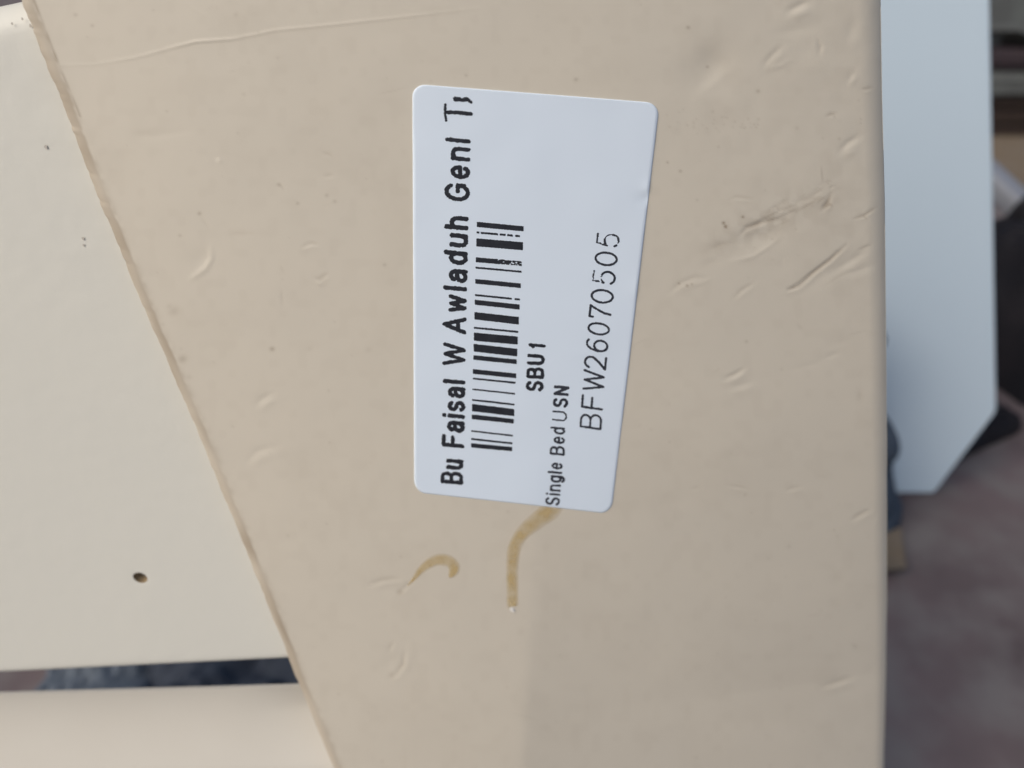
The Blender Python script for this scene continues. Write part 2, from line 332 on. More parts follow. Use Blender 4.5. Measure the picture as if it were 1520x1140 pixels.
def build_panel():
    b_top = AB(surf(np.array(760.), np.array(-40.)))[1]; b_bot = AB(surf(np.array(760.), np.array(1200.)))[1]
    rows_fine = [AB(surf(np.array(760.), np.array(y)))[1] for y in np.arange(-40, 1201, 2.2)]
    # down to the ground, up past the frame
    b_gnd = (P0[2]-0.004)/(-D1[2])
    rows = np.concatenate([np.linspace(b_top-0.11, b_top, 20)[:-1], np.array(rows_fine).ravel(), np.linspace(b_bot, b_gnd, 24)[1:]])
    nc = 560; th = 0.022
    aL = fL(rows); aR = fR(rows)
    # ragged left edge of the paint
    aL = aL + 0.00030*(vnoise((len(rows), 1), (11, 1), 11)[:, 0]-0.5) + 0.00028*(vnoise((len(rows), 1), (3.1, 1), 12)[:, 0]-0.5)
    u = np.linspace(0, 1, nc)
    A = aL[:, None]*(1-u)+aR[:, None]*u; B = np.repeat(rows[:, None], nc, 1)
    Z = bow(A, B)
    P = P0 + A[..., None]*D2 + B[..., None]*D1 + Z[..., None]*N
    nr = len(rows)
    def arc(edgeA, sgn, rad, n, P_edge, end=math.pi/2):
        e_ = 1e-5; phi = np.arctan(-sgn*(bow(edgeA+e_, rows)-bow(edgeA-e_, rows))/(2*e_))
        cols = []; dts = []
        for i in range(1, n+1):
            t = (phi + (end-phi)*i/n)[:, None]; f_ = phi[:, None]
            cols.append(P_edge + sgn*rad*(np.sin(t)-np.sin(f_))*D2 - rad*(np.cos(f_)-np.cos(t))*N)
        if end < 1.5: cols.append(cols[-1].copy()); cols.append(cols[-1] - 0.001*N - sgn*0.0002*D2)
        cols.append(cols[-1] - (th-rad)*N)
        return cols
    Lc = arc(aL, -1, RL, 12, P[:, 0]); Rc = arc(aR, 1, RR, 22, P[:, -1], R(47))
    allc = np.stack(list(reversed(Lc)) + [P[:, i] for i in range(nc)] + Rc, axis=1)
    nL, nR = len(Lc), len(Rc); W = allc.shape[1]
    X, Y = project(allc); H, DT = relief(X, Y)
    vis = np.ones(W); vis[:nL] = np.linspace(0, 1, nL)**2; vis[-3:] = 0
    allc = allc + (H*vis*0.001)[..., None]*N
    # grime along the left edge of the face
    e = X - np.interp(Y, [p[1] for p in LEFT], [p[0] for p in LEFT])
    DT = np.maximum(DT, 0.30*np.exp(-np.clip(e, 0, None)/4)*vnoise_at(X, Y, 9, 21))
    DT = np.maximum(DT, 0.62*np.exp(-((e-1)/2.4)**2)*(Y < 175)*vnoise_at(X, Y, 14, 22)**0.5)
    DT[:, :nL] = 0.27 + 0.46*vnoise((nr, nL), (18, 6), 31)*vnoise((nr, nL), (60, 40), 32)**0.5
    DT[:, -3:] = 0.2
    rgt = np.interp(Y, [p[1] for p in RIGHT], [p[0] for p in RIGHT]) - X
    DT = np.maximum(DT, (0.06+0.10*vnoise_at(X, Y, 40, 52))*np.exp(-np.clip(rgt, 0, None)/14))
    DTf = DT
    V = allc.reshape(-1, 3)
    idx = np.arange(nr*W).reshape(nr, W)
    nxt = np.roll(idx, -1, axis=1)          # closes round the back
    q = np.stack([idx[:-1], idx[1:], nxt[1:], nxt[:-1]], -1).reshape(-1, 4)
    loops = q.ravel(); starts = np.arange(len(q))*4
    cap1 = idx[0]; cap2 = idx[-1][::-1]
    loops = np.concatenate([loops, cap1, cap2]); starts = np.concatenate([starts, [len(q)*4, len(q)*4+W]])
    root = empty('bed_panel', P0 + D1*b_gnd)
    tag(root, 'dented beige painted metal bed panel with a white barcode sticker on it', 'bed panel')
    o = mesh_np('panel_sheet', V, loops, starts, M_BEIGE, root)
    me = o.data; at_ = me.attributes.new('dirt', 'FLOAT', 'POINT'); at_.data.foreach_set('value', DTf.astype(np.float32).ravel())
    return root
panel = build_panel()

# ------------------------------------------------------------------ yellowed glue runs on the panel
def ribbon(name, pts, widths, ht, m, parent, nper=14):
    pts = np.array(pts, float); n = len(pts)
    s = np.linspace(0, n-1, (n-1)*8+1)
    def cr(v):                                    # Catmull-Rom through the points
        out = []
        for t in s:
            i = min(int(t), n-2); f = t-i; p0, p1, p2, p3 = v[max(i-1, 0)], v[i], v[i+1], v[min(i+2, n-1)]
            out.append(0.5*(2*p1+(p2-p0)*f+(2*p0-5*p1+4*p2-p3)*f*f+(3*p1-p0-3*p2+p3)*f**3))
        return np.array(out)
    c = cr(pts); wd = cr(np.array(widths, float)[:, None])[:, 0]
    t = np.gradient(c, axis=0); t /= np.linalg.norm(t, axis=1)[:, None]; nrm = np.stack([-t[:, 1], t[:, 0]], 1)
    g = np.random.default_rng(len(pts)); k = np.convolve(g.normal(0, 1, len(c)+8), np.ones(5)/5, 'same')[4:-4]
    wd = wd*(1.14+0.05*k)
    v = np.linspace(-1, 1, nper); prof = np.sqrt(np.clip(1-v**2, 0, 1))**0.5
    Vs = []
    for i in range(len(c)):
        q = c[i]+nrm[i]*wd[i]/2*v[:, None]
        Vs.append(surf(q[:, 0], q[:, 1], 0.00005)+ (ht*prof)[:, None]*N)
    V = np.concatenate(Vs); f = [(i*nper+j, i*nper+j+1, (i+1)*nper+j+1, (i+1)*nper+j) for i in range(len(c)-1) for j in range(nper-1)]
    o = mesh(name, V, f, m, parent)
    at_ = o.data.attributes.new('film', 'FLOAT', 'POINT'); e_ = np.clip((1-np.abs(v))/0.55, 0, 1)
    at_.data.foreach_set('value', np.tile(0.25+0.75*e_, len(c)).astype(np.float32)); return o
g1 = ribbon('glue_run', [(826, 748), (818, 757), (797, 773), (776, 791), (764, 812), (760.5, 838), (760.5, 870), (760.5, 896), (760.6, 900)], [22, 25, 23, 19.5, 18, 17, 16, 15.5, 11], 0.00006, M_GLUE, panel)
g1['label'] = 'long yellow glue run below the sticker'
g2 = ribbon('glue_run', [(605, 869), (613, 861), (626, 845), (645, 832.5), (662, 831.5), (674, 840), (672, 850), (667, 857)], [2, 5, 11, 15, 16, 15.5, 13, 4], 0.00006, M_GLUE, panel)
g2['label'] = 'short hooked yellow glue run'
g3 = ribbon('glint_bead', [(757, 903), (760, 905), (763, 908)], [3, 6, 3], 0.00025, M_GLINT, panel, 8)  # small raised bead with a white glint put into its colour

# ------------------------------------------------------------------ the sticker and its print
LT = 0.00030
def label_edges(t):
    """left/right x and their y at position t down the sticker (photo positions of its four edges)"""
    TL, TR, BR, BL = np.array([613.6, 126.0]), np.array([977.6, 154.3]), np.array([906.0, 761.2]), np.array([616.3, 729.2])
    return TL, TR, BR, BL
def lab_px(s, t):
    TL, TR, BR, BL = label_edges(0)
    s = s[..., None]; t = t[..., None]
    return (TL*(1-s)+TR*s)*(1-t)+(BL*(1-s)+BR*s)*t
def wrinkle(px, py):
    z = 0.00022*np.exp(-((px-968)/14)**2-((py-278)/10)**2) - 0.00020*np.exp(-((px-962)/16)**2-((py-296)/9)**2)
    z += 0.00018*np.exp(-((px-955)/20)**2-((py-430)/16)**2) + 0.00009*np.exp(-((px-870)/26)**2-((py-525)/4)**2)
    z += 0.00014*(vnoise_at(px, py, 60, 44)-0.5)
    return z
def build_label():
    rx, ry = 0.052, 0.029
    tt = np.concatenate([ry*(1-np.cos(np.linspace(0, math.pi/2, 12))), np.linspace(ry, 1-ry, 120)[1:-1], 1-ry*(1-np.cos(np.linspace(math.pi/2, 0, 12)))])
    nc = 90; V = []; 
    def ins(t, grow=0):
        e = min(t, 1-t)
        if e >= ry: return 0.0
        return rx*(1-math.sqrt(max(0, 1-((ry-e)/ry)**2)))
    S_ = []; T_ = []
    for t in tt:
        i = ins(t); S_.append(np.linspace(i, 1-i, nc)); T_.append(np.full(nc, t))
    S_ = np.array(S_); T_ = np.array(T_); px = lab_px(S_, T_); X, Y = px[..., 0], px[..., 1]
    P = surf(X, Y, LT) + wrinkle(X, Y)[..., None]*N
    nr = len(tt); idx = np.arange(nr*nc).reshape(nr, nc)
    F_ = [tuple(int(v) for v in (idx[i, j], idx[i+1, j], idx[i+1, j+1], idx[i, j+1])) for i in range(nr-1) for j in range(nc-1)]
    loop = list(idx[0]) + list(idx[1:, -1]) + list(idx[-1, ::-1][1:]) + list(idx[1:-1, 0][::-1])
    C = np.array([X.mean(), Y.mean()])
    V = P.reshape(-1, 3); XY = px.reshape(-1, 2)
    def ringat(grow, off):
        q = []
        for k, i in enumerate(loop):
            a, b = XY[loop[k-1]], XY[loop[(k+1) % len(loop)]]; tg = b-a; nn = np.array([tg[1], -tg[0]]); nn /= max(np.linalg.norm(nn), 1e-6)
            if nn @ (XY[i]-C) < 0: nn = -nn
            q.append(XY[i]+nn*grow)
        q = np.array(q); return surf(q[:, 0], q[:, 1], off)
    r1 = ringat(1.2, LT*0.6); r2 = ringat(1.7, -0.0001); nv = len(V); m = len(loop)
    V = np.concatenate([V, r1, r2])
    for k in range(m):
        k2 = (k+1) % m
        F_.append((int(loop[k]), int(loop[k2]), nv+k2, nv+k)); F_.append((nv+k, nv+k2, nv+m+k2, nv+m+k))
    o = mesh('sticker', V, F_, M_LABEL, panel)
    o['label'] = 'white paper barcode sticker with rounded corners, its writing running upwards'
    bm = bmesh.new(); bm.from_mesh(o.data); bmesh.ops.recalc_face_normals(bm, faces=bm.faces); bm.to_mesh(o.data); bm.free()
    return o
sticker = build_label()

RES = 0.4
def contour_mesh(name, Fd, x0, y0, m, thr=0.5):
    """outline a printed field (ink amount on a fine raster) into a thin ink layer on the sticker"""
    h, w_ = Fd.shape; V = []; faces = []; cache = {}
    ins = Fd > thr; c = ins[:-1, :-1].astype(int)+ins[:-1, 1:]+ins[1:, :-1]+ins[1:, 1:]
    def vert(key, p):
        if key not in cache: cache[key] = len(V); V.append(p)
        return cache[key]
    for i, j in zip(*np.nonzero(c)):
        cor = [(i, j), (i, j+1), (i+1, j+1), (i+1, j)]; poly = []
        for k in range(4):
            a, b = cor[k], cor[(k+1) % 4]; fa, fb = Fd[a], Fd[b]
            if fa > thr: poly.append(vert(a, (a[1], a[0])))
            if (fa > thr) != (fb > thr):
                t = (thr-fa)/(fb-fa); key = (min(a, b), max(a, b)); poly.append(vert(key, (a[1]+(b[1]-a[1])*t, a[0]+(b[0]-a[0])*t)))
        if len(poly) > 2: faces.append(poly)
    V = np.array(V, float); px = x0+V[:, 0]*RES; py = y0+V[:, 1]*RES
    P = surf(px, py, LT+0.00003) + wrinkle(px, py)[:, None]*N
    return mesh(name, P, faces, m, sticker)
def blur(a, n):
    k = np.array([0.25, 0.5, 0.25])
    for _ in range(n):
        a = np.apply_along_axis(lambda v: np.convolve(v, k, 'same'), 0, a); a = np.apply_along_axis(lambda v: np.convolve(v, k, 'same'), 1, a)
    return a
def arc(cx, cy, rx, ry, a0, a1, n=16): return [(cx+rx*math.cos(R(t)), cy+ry*math.sin(R(t))) for t in np.linspace(a0, a1, n)]
GLYPHS = {   # strokes on a cap height of 1, and the width
 'B': ([[(0, 0), (0, 1)], [(0, 1), (.32, 1)]+arc(.32, .765, .21, .235, 90, -90)+[(0, .53)], [(0, .53), (.35, .53)]+arc(.35, .265, .23, .265, 90, -90)+[(0, 0)]], .58),
 'u': ([[(0, .72), (0, .22)]+arc(.21, .22, .21, .22, 180, 330)+[(.43, .2)], [(.43, .72), (.43, 0)]], .43),
 'F': ([[(0, 0), (0, 1), (.5, 1)], [(0, .52), (.44, .52)]], .5),
 'a': ([[(.43, 0), (.42, .12), (.42, .5)]+arc(.22, .5, .20, .22, 0, 165), [(.42, .43), (.22, .41)]+arc(.2, .205, .20, .205, 90, 270)+[(.3, .03), (.42, .14)]], .44),
 'i': ([[(0, 0), (0, .72)], [(0, .98), (0, 1.0)]], 0.0), 'l': ([[(0, 0), (0, 1)]], 0.0),
 's': ([arc(.2, .54, .19, .18, 25, 270)+arc(.2, .18, .20, .18, 90, -155)], .40),
 'W': ([[(0, 1), (.2, 0), (.41, .96), (.62, 0), (.82, 1)]], .82), 'w': ([[(0, .72), (.15, 0), (.32, .68), (.49, 0), (.64, .72)]], .64),
 'A': ([[(0, 0), (.3, 1), (.6, 0)], [(.1, .32), (.5, .32)]], .6),
 'd': ([[(.44, 0), (.44, 1)], arc(.22, .36, .22, .36, 0, 360, 26)], .44),
 'h': ([[(0, 0), (0, 1)], [(0, .42)]+arc(.215, .48, .215, .24, 170, 0)+[(.43, 0)]], .43), 'n': ([[(0, 0), (0, .72)], [(0, .42)]+arc(.215, .48, .215, .24, 170, 0)+[(.43, 0)]], .43),
 'G': ([arc(.33, .5, .32, .5, 38, 318, 26)+[(.62, .17), (.62, .47), (.36, .47)]], .63),
 'e': ([[(.02, .38), (.43, .38)]+arc(.22, .36, .21, .36, 3, 322, 24)], .43),
 'T': ([[(0, 1), (.56, 1)], [(.28, 1), (.28, 0)]], .56), 'r': ([[(0, 0), (0, .72)], [(0, .45)]+arc(.2, .45, .2, .25, 180, 70)], .27),
 'S': ([arc(.26, .745, .24, .255, 25, 270)+arc(.26, .25, .26, .25, 90, -155)], .52),
 'U': ([[(0, 1), (0, .28)]+arc(.26, .28, .26, .28, 180, 360)+[(.52, 1)]], .52), '1': ([[(0, .76), (.1, .82), (.2, 1), (.2, 0)]], .24),
 'g': ([arc(.22, .36, .22, .36, 0, 360, 26), [(.44, .72), (.44, -.06)]+arc(.22, -.06, .22, .19, 0, -155)], .44), 'N': ([[(0, 0), (0, 1), (.52, 0), (.52, 1)]], .52),
 '2': ([arc(.27, .72, .26, .28, 165, -25)+[(.30, .32), (.03, .04), (0, 0), (.55, 0)]], .55),
 '6': ([arc(.28, .32, .26, .32, 0, 360, 26), arc(.36, .40, .34, .60, 185, 62)], .55), '0': ([arc(.27, .5, .27, .5, 0, 360, 30)], .54),
 '7': ([[(0, .84), (0, 1), (.54, 1), (.36, .62), (.24, .3), (.2, 0)]], .54), '5': ([[(.49, 1), (.1, 1), (.04, .50)]+arc(.26, .33, .27, .33, 140, -150)], .53)}
def stamp(Fd, x0, y0, text, p0, p1, up, thick, gap=0.16):
    """draw a word whose base line runs from p0 to p1, capitals as tall as the vector up, strokes thick photo pixels"""
    p0, p1, up = (np.array(v, float) for v in (p0, p1, up)); hw = thick/2
    L = np.linalg.norm(p1-p0); cap = np.linalg.norm(up); d = (p1-p0)/L; un = up/cap; g = np.random.default_rng(len(text)+int(p0[1]))
    gx = gap*cap+thick; nat = sum(GLYPHS[c][1] for c in text)*cap*0.86; k = (L-thick)/(nat+gx*(len(text)-1)); x = hw
    for c in text:
        st, wd = GLYPHS[c]; tw = (thick+0.45)*(1+g.uniform(-0.06, 0.06))
        for line in st:
            q = np.array([p0 + d*(x+u*cap*0.86*k) + un*(hw+v*(cap-thick)) for u, v in line])
            lo = ((q.min(0)-thick-3-np.array([x0, y0]))/RES).astype(int); hi = ((q.max(0)+thick+3-np.array([x0, y0]))/RES).astype(int)+1
            i0, j0 = max(lo[1], 0), max(lo[0], 0); i1, j1 = min(hi[1], Fd.shape[0]), min(hi[0], Fd.shape[1])
            if i1 <= i0 or j1 <= j0: continue
            Y, X = np.mgrid[i0:i1, j0:j1]*RES; D, _, _ = seg_dist(X+x0, Y+y0, q)
            Fd[i0:i1, j0:j1] = np.maximum(Fd[i0:i1, j0:j1], np.clip(0.5+(tw/2-D)/2.2, 0, 1))
        x += wd*cap*0.86*k + gx*k
def field(x0, y0, x1, y1): return np.zeros((int((y1-y0)/RES)+1, int((x1-x0)/RES)+1))
def fix(Fd, seed, rough=0.35, drop=0.0, nb=3):
    Fd = blur(Fd, nb)
    Fd = Fd + rough*(vnoise(Fd.shape, (3.2, 8), seed)-0.5)*(Fd > 0.02) + 0.5*rough*(vnoise(Fd.shape, 2.2, seed+1)-0.5)*(Fd > 0.02)
    if drop: Fd = Fd - drop*smooth(0.72, 0.95, vnoise(Fd.shape, (5, 7), seed+2))
    return Fd
# line 1: the trader's name
x0, y0 = 640, 125; Fd = field(x0, y0, 712, 730)
for (tx, a, b, up, of) in [('Bu', (687, 720), (687.6, 683), (-33, -3), 5.4), ('Faisal', (689, 665.5), (691, 565.5), (-33.5, -3), 5.6), ('W', (691.2, 544.5), (692, 510.5), (-34.5, -3), 5.5),
                           ('Awladuh', (692, 497), (695.3, 322.5), (-35.5, -3.5), 6.1), ('Genl', (697, 301), (698.5, 207.5), (-37.5, -4), 5.9)]:
    stamp(Fd, x0, y0, tx, a, b, up, of)
yy, xx = np.mgrid[0:Fd.shape[0], 0:Fd.shape[1]]*RES; xx += x0; yy += y0
for q, t_ in [([(661, 155.5), (660.6, 167), (662.3, 179)], 3.8), ([(662, 166.5), (680, 167.3), (699, 169)], 5.8), ([(675.8, 147), (686, 148), (693, 147.6)], 6.6), ([(692, 147.6), (696, 148.8), (699, 152)], 4.6)]:
    D, _, _ = seg_dist(xx, yy, q); Fd = np.maximum(Fd, np.clip(0.5+(t_/2-D)/2.2, 0, 1))
Fd[np.hypot(xx-685.8, yy-144.2) < 1.7] = 0
contour_mesh('printed_text', fix(Fd, 3, 0.55, 0.12, 1), x0, y0, M_INK)
# bar code
x0, y0 = 690, 322; Fd = field(x0, y0, 790, 680)
yy, xx = np.mgrid[0:Fd.shape[0], 0:Fd.shape[1]]*RES; xx += x0; yy += y0
BARS = [(661, 666.8, 5.4), (651.6, 658.2, 2.0), (639.7, 646.8, 1.5), (618.7, 625.3, 6), (605, 612.4, 9.8), (593.7, 600.5, 1.9), (577.9, 584.5, 1.5), (561.8, 568.2, 1.9), (551.3, 557.9, 6.1),
        (530.5, 537.1, 5.9), (516, 523.4, 10.5), (499.7, 505.5, 11.0), (486.6, 492.6, 2.0), (468.7, 476, 10.2), (448.7, 455.8, 6.5), (438, 444.7, 1.9), (417.6, 424.2, 6.0), (397.4, 403.4, 1.9),
        (385.5, 391.3, 6.4), (359.7, 365.5, 11.0), (345, 351, 2.1), (333, 339.7, 6.8)]
for n_, (yl, yr, th) in enumerate(BARS):
    f = (661-yl)/328; xl = 699+8.6*f; xr = 760.3+17.2*f
    u = (xx-xl)/(xr-xl); yc = yl+(yr-yl)*u
    k = (u > 0) & (u < 1) & (abs(yy-yc) < th/2+0.5)
    Fd[k] = 1
    if n_ == 18: Fd[k & (u > 0.47)] = 0.85
    if n_ == 20: Fd[k & (vnoise(Fd.shape, (30, 14), 5) > 0.78)] = 0.0
    if n_ == 15: Fd[k & (u > 0.82) & (u < 0.88)] = 0
    if n_ == 21: Fd[k & (u > 0.5)] *= 0.9
Fd = fix(Fd, 13, 0.38, 0.0, 2)
k = (yy < 395) & (yy > 376) & (xx > 737); Fd = np.where(k, Fd-0.34*smooth(0.42, 0.6, vnoise(Fd.shape, (4, 6), 77)), Fd)
contour_mesh('barcode', Fd, x0, y0, M_INK)
# SBU1
x0, y0 = 776, 500; Fd = field(x0, y0, 818, 590)
stamp(Fd, x0, y0, 'SBU', (806.3, 581.5), (808.8, 527), (-26, -1.5), 4.5); stamp(Fd, x0, y0, '1', (809.6, 519), (810, 511), (-25.5, -2.5), 4.5)
contour_mesh('printed_text', fix(Fd, 23, 0.45, 0.08, 1), x0, y0, M_INK)
# Single Bed USN
x0, y0 = 804, 562; Fd = field(x0, y0, 850, 757)
for (tx, a, b, up, of) in [('Single', (830.5, 751), (835.5, 687.5), (-21.5, -2), 3.0), ('Bed', (838, 676.5), (839, 635), (-22, -2), 3.0), ('U', (841.5, 626), (841.8, 611.5), (-22, -2), 2.2), ('SN', (842.6, 606), (845, 574), (-22.5, -2), 3.9)]:
    stamp(Fd, x0, y0, tx, a, b, up, of)
contour_mesh('printed_text', fix(Fd, 33, 0.35, 0.12, 1), x0, y0, M_INKLIGHT)
# serial number
x0, y0 = 850, 340; Fd = field(x0, y0, 930, 645)
for (tx, a, b, up) in [('BFW', (892.4, 638.5), (898.6, 552.5), (-32, -4.5)), ('2607', (899.2, 550.0), (908.6, 456), (-33, -4.5)), ('0505', (909.8, 452), (920.6, 348), (-34, -3.5))]:
    stamp(Fd, x0, y0, tx, a, b, up, 2.6, 0.17)
Fd = fix(Fd, 43, 0.26, 0.22, 1)
yy, xx = np.mgrid[0:Fd.shape[0], 0:Fd.shape[1]]*RES; xx += x0; yy += y0
worn = ((yy < 372)*0.42 + ((yy > 400) & (yy < 428) & (xx < 893))*0.5)*smooth(0.40, 0.62, vnoise(Fd.shape, (8, 8), 91))
contour_mesh('printed_text', Fd-worn, x0, y0, M_INKLIGHT, 0.42)

# ------------------------------------------------------------------ cream board behind, on the left
def cream_board():
    dep = -0.0040; th = 0.018; rr = 0.0065
    # plane axes through the board: face offset behind the beige face
    def pl(px, py): return AB(plane_pt(np.array(float(px)), np.array(float(py)), dep))
    aT, bT = pl(20, 26); a2, b2 = pl(0, 1003); a3, b3 = pl(430, 982)
    sl = (b3-b2)/(a3-a2)                       # its lower edge
    aLf = pl(0, 500)[0]-0.16; aRt = fL(b3)+0.03
    ha, hb = pl(208, 858); hr = 0.0019
    def bots(a): return b2 + sl*(a-a2)
    na, nb = 120, 160; V = []; F_ = []
    # front face: fine grid with a true hole: cells touching the hole are dropped and stitched to its rim
    As = np.unique(np.concatenate([np.linspace(aLf, aRt, na), ha+np.array([-hr*1.6, hr*1.6])]))
    u = np.unique(np.concatenate([np.linspace(0, 1, nb)]))
    bm = bmesh.new()
    def pt(a, b, off): 
        p = P0 + a*D2 + b*D1 + (off)*N; return Vector(p)
    # profile from the face over the rounded upper edge to the back; same below
    prof_top = [(rr*(1-math.sin(t)), -rr*(1-math.cos(t))) for t in np.linspace(0, math.pi/2, 8)]
    rows = []
    (aq, bq), (aw, bw) = pl(0, 4), pl(32, -3)
    def tops(a): return bq+(bw-bq)/(aw-aq)*(a-aq)
    grid = {}
    cols = list(As); fracs = list(np.linspace(0, 1, 90))
    def b_at(a, f):
        bt = tops(a)+rr; bb = bots(a)-0.003; return bt+(bb-bt)*f
    # snap rows around the hole
    fh = (hb-(tops(ha)+rr))/((bots(ha)-0.003)-(tops(ha)+rr)); df = hr*1.6/((bots(ha)-0.003)-(tops(ha)+rr))
    fracs = sorted([f for f in fracs if abs(f-fh) > df*1.05]+[fh-df, fh+df])
    cols = sorted([a for a in cols if not (abs(a-ha) < hr*1.55)])
    G = [[bm.verts.new(pt(a, b_at(a, f), dep+0.00010*(math.sin(a*700+f*300)*math.sin(f*900)) * max(0, 1-f*2.2))) for a in cols] for f in fracs]
    hole_cell = None
    for i in range(len(fracs)-1):
        for j in range(len(cols)-1):
            if cols[j] < ha < cols[j+1] and fracs[i] < fh < fracs[i+1]:
                hole_cell = (G[i][j], G[i][j+1], G[i+1][j+1], G[i+1][j]); continue
            bm.faces.new((G[i][j], G[i][j+1], G[i+1][j+1], G[i+1][j]))
    n = 24; rim = []; chips = []
    for k in range(n):
        t = -math.pi*3/4 + 2*math.pi*k/n      # starts at the upper left corner
        rim.append(bm.verts.new(pt(ha+hr*math.cos(t)*1.15, hb+hr*math.sin(t), dep-0.0001)))
    for s in range(4):
        c0, c1 = hole_cell[s], hole_cell[(s+1) % 4]
        seg = [rim[(s*6+k) % n] for k in range(7)]
        for k in range(3): bm.faces.new((c0, seg[k+1], seg[k]))
        bm.faces.new((c0, c1, seg[3]))
        for k in range(3, 6): bm.faces.new((c1, seg[k+1], seg[k]))
    # rounded edges and back
    def strip(ra, rb):
        for j in range(len(cols)-1): bm.faces.new((ra[j], ra[j+1], rb[j+1], rb[j]))
    prev = G[0]
    for t in np.linspace(0, math.pi/2, 8)[1:]:
        r_ = [bm.verts.new(pt(a, tops(a)+rr-rr*math.sin(t), dep-rr*(1-math.cos(t)))) for a in cols]; strip(r_, prev); prev = r_
    bk = [bm.verts.new(pt(a, tops(a), dep-th)) for a in cols]; strip(bk, prev); top_back = bk
    prev = G[-1]
    for t in np.linspace(0, math.pi/2, 8)[1:]:
        r_ = [bm.verts.new(pt(a, bots(a)-0.003+0.003*math.sin(t), dep-0.003*(1-math.cos(t)))) for a in cols]; strip(prev, r_); prev = r_
    bk2 = [bm.verts.new(pt(a, bots(a), dep-th)) for a in cols]; strip(prev, bk2); strip(bk2, top_back)
    root = empty('cream_board', P0+D1*bots(a2)+D2*a2+N*dep)
    tag(root, 'cream painted board with one drilled hole, tucked behind the beige panel', 'board')
    o = from_bm('board_face', bm, M_CREAM, root, True, 60)
    me = o.data
    # scattered grime near its upper corner
    co = np.zeros(len(me.vertices)*3, np.float32); me.vertices.foreach_get('co', co); W = co.reshape(-1, 3)+np.array(parent_loc(root))
    at_ = me.attributes.new('dirt', 'FLOAT', 'POINT')
    X, Y = project(W); d = np.zeros(len(W)); at_.data.foreach_set('value', d.astype(np.float32))
    # the hole's raw chipboard lining
    bm = bmesh.new(); rings = []
    for (r_, o_) in [(1.0, dep-0.0001), (0.96, dep-0.0010), (0.80, dep-0.0032)]:
        rings.append([bm.verts.new(pt(ha+hr*1.15*r_*math.cos(2*math.pi*k/n)*(1+0.05*math.sin(k*2.7)*(r_ < 1)), hb+hr*r_*math.sin(2*math.pi*k/n), o_)) for k in range(n)])
    for a, b in zip(rings, rings[1:]):
        for k in range(n): bm.faces.new((a[k], a[(k+1) % n], b[(k+1) % n], b[k]))
    bm.faces.new(rings[-1])
    from_bm('screw_hole', bm, M_HOLE, root)
    # small dirt spots
    for (x, y, r_) in [(68, 218, 2.6), (45, 38, 2.0), (18, 35, 1.6), (33, 28, 1.6), (123, 354, 2.2), (124, 364, 1.7)]:
        bm = bmesh.new(); c = plane_pt(np.array(float(x)), np.array(float(y)), dep+0.00025)
        vs = [bm.verts.new(Vector(c + D2*r_*0.00014*math.cos(t)*(1+0.3*math.sin(3*t+x)) + D1*r_*0.00018*math.sin(t))) for t in np.linspace(0, 2*math.pi, 13)[:-1]]
        bm.faces.new(vs); from_bm('dirt_spot', bm, M_SPOT, root)
M_SPOT = mat('dirt_spot', (0.46, 0.43, 0.38), 0.9, 0.1)
cream_board()

# ------------------------------------------------------------------ cream rail below the slot
def cream_rail():
    off = -0.0135
    def pl(px, py): return AB(plane_pt(np.array(float(px)), np.array(float(py)), off))
    a0, b0 = pl(0, 1031); a1, b1 = pl(440, 1019); sl = (b1-b0)/(a1-a0)
    aa = np.linspace(a0-0.16, a1+0.022, 60)
    # section in (down, outward): a bent sheet, open behind, whose face swells out towards the viewer
    outer = [(0.0, 0.0)] + [(0.030*t, 0.0075*t*t*(1.5-0.5*t)) for t in np.linspace(0.06, 1, 16)] + [(0.040, 0.0095), (0.050, 0.0098), (0.060, 0.0088), (0.067, 0.005), (0.069, -0.002), (0.069, -0.02)]
    sec = outer + [(s_-0.0012*(s_ > 0.06), o_-0.0012*(s_ <= 0.066)) for s_, o_ in reversed(outer)]
    bm = bmesh.new(); R_ = []
    for a in aa: R_.append([bm.verts.new(Vector(P0+a*D2+(b0+sl*(a-a0)+s)*D1+(off+o_-0.007*max(0, 1-(aa[-1]-a)/0.044)**1.4*max(0, 1-max(s, 0)/0.035)*(s < 0.035)*min(1, max(s, 0)/0.010))*N)) for s, o_ in sec])
    for p, q in zip(R_, R_[1:]):
        for k in range(len(sec)): bm.faces.new((p[k], q[k], q[(k+1) % len(sec)], p[(k+1) % len(sec)]))
    bm.faces.new(R_[0]); bm.faces.new(R_[-1])
    o = from_bm('cream_rail', bm, M_CREAM2, None, True, 50)
    tag(o, 'cream painted rail running below the dark slot at lower left', 'rail')
cream_rail()

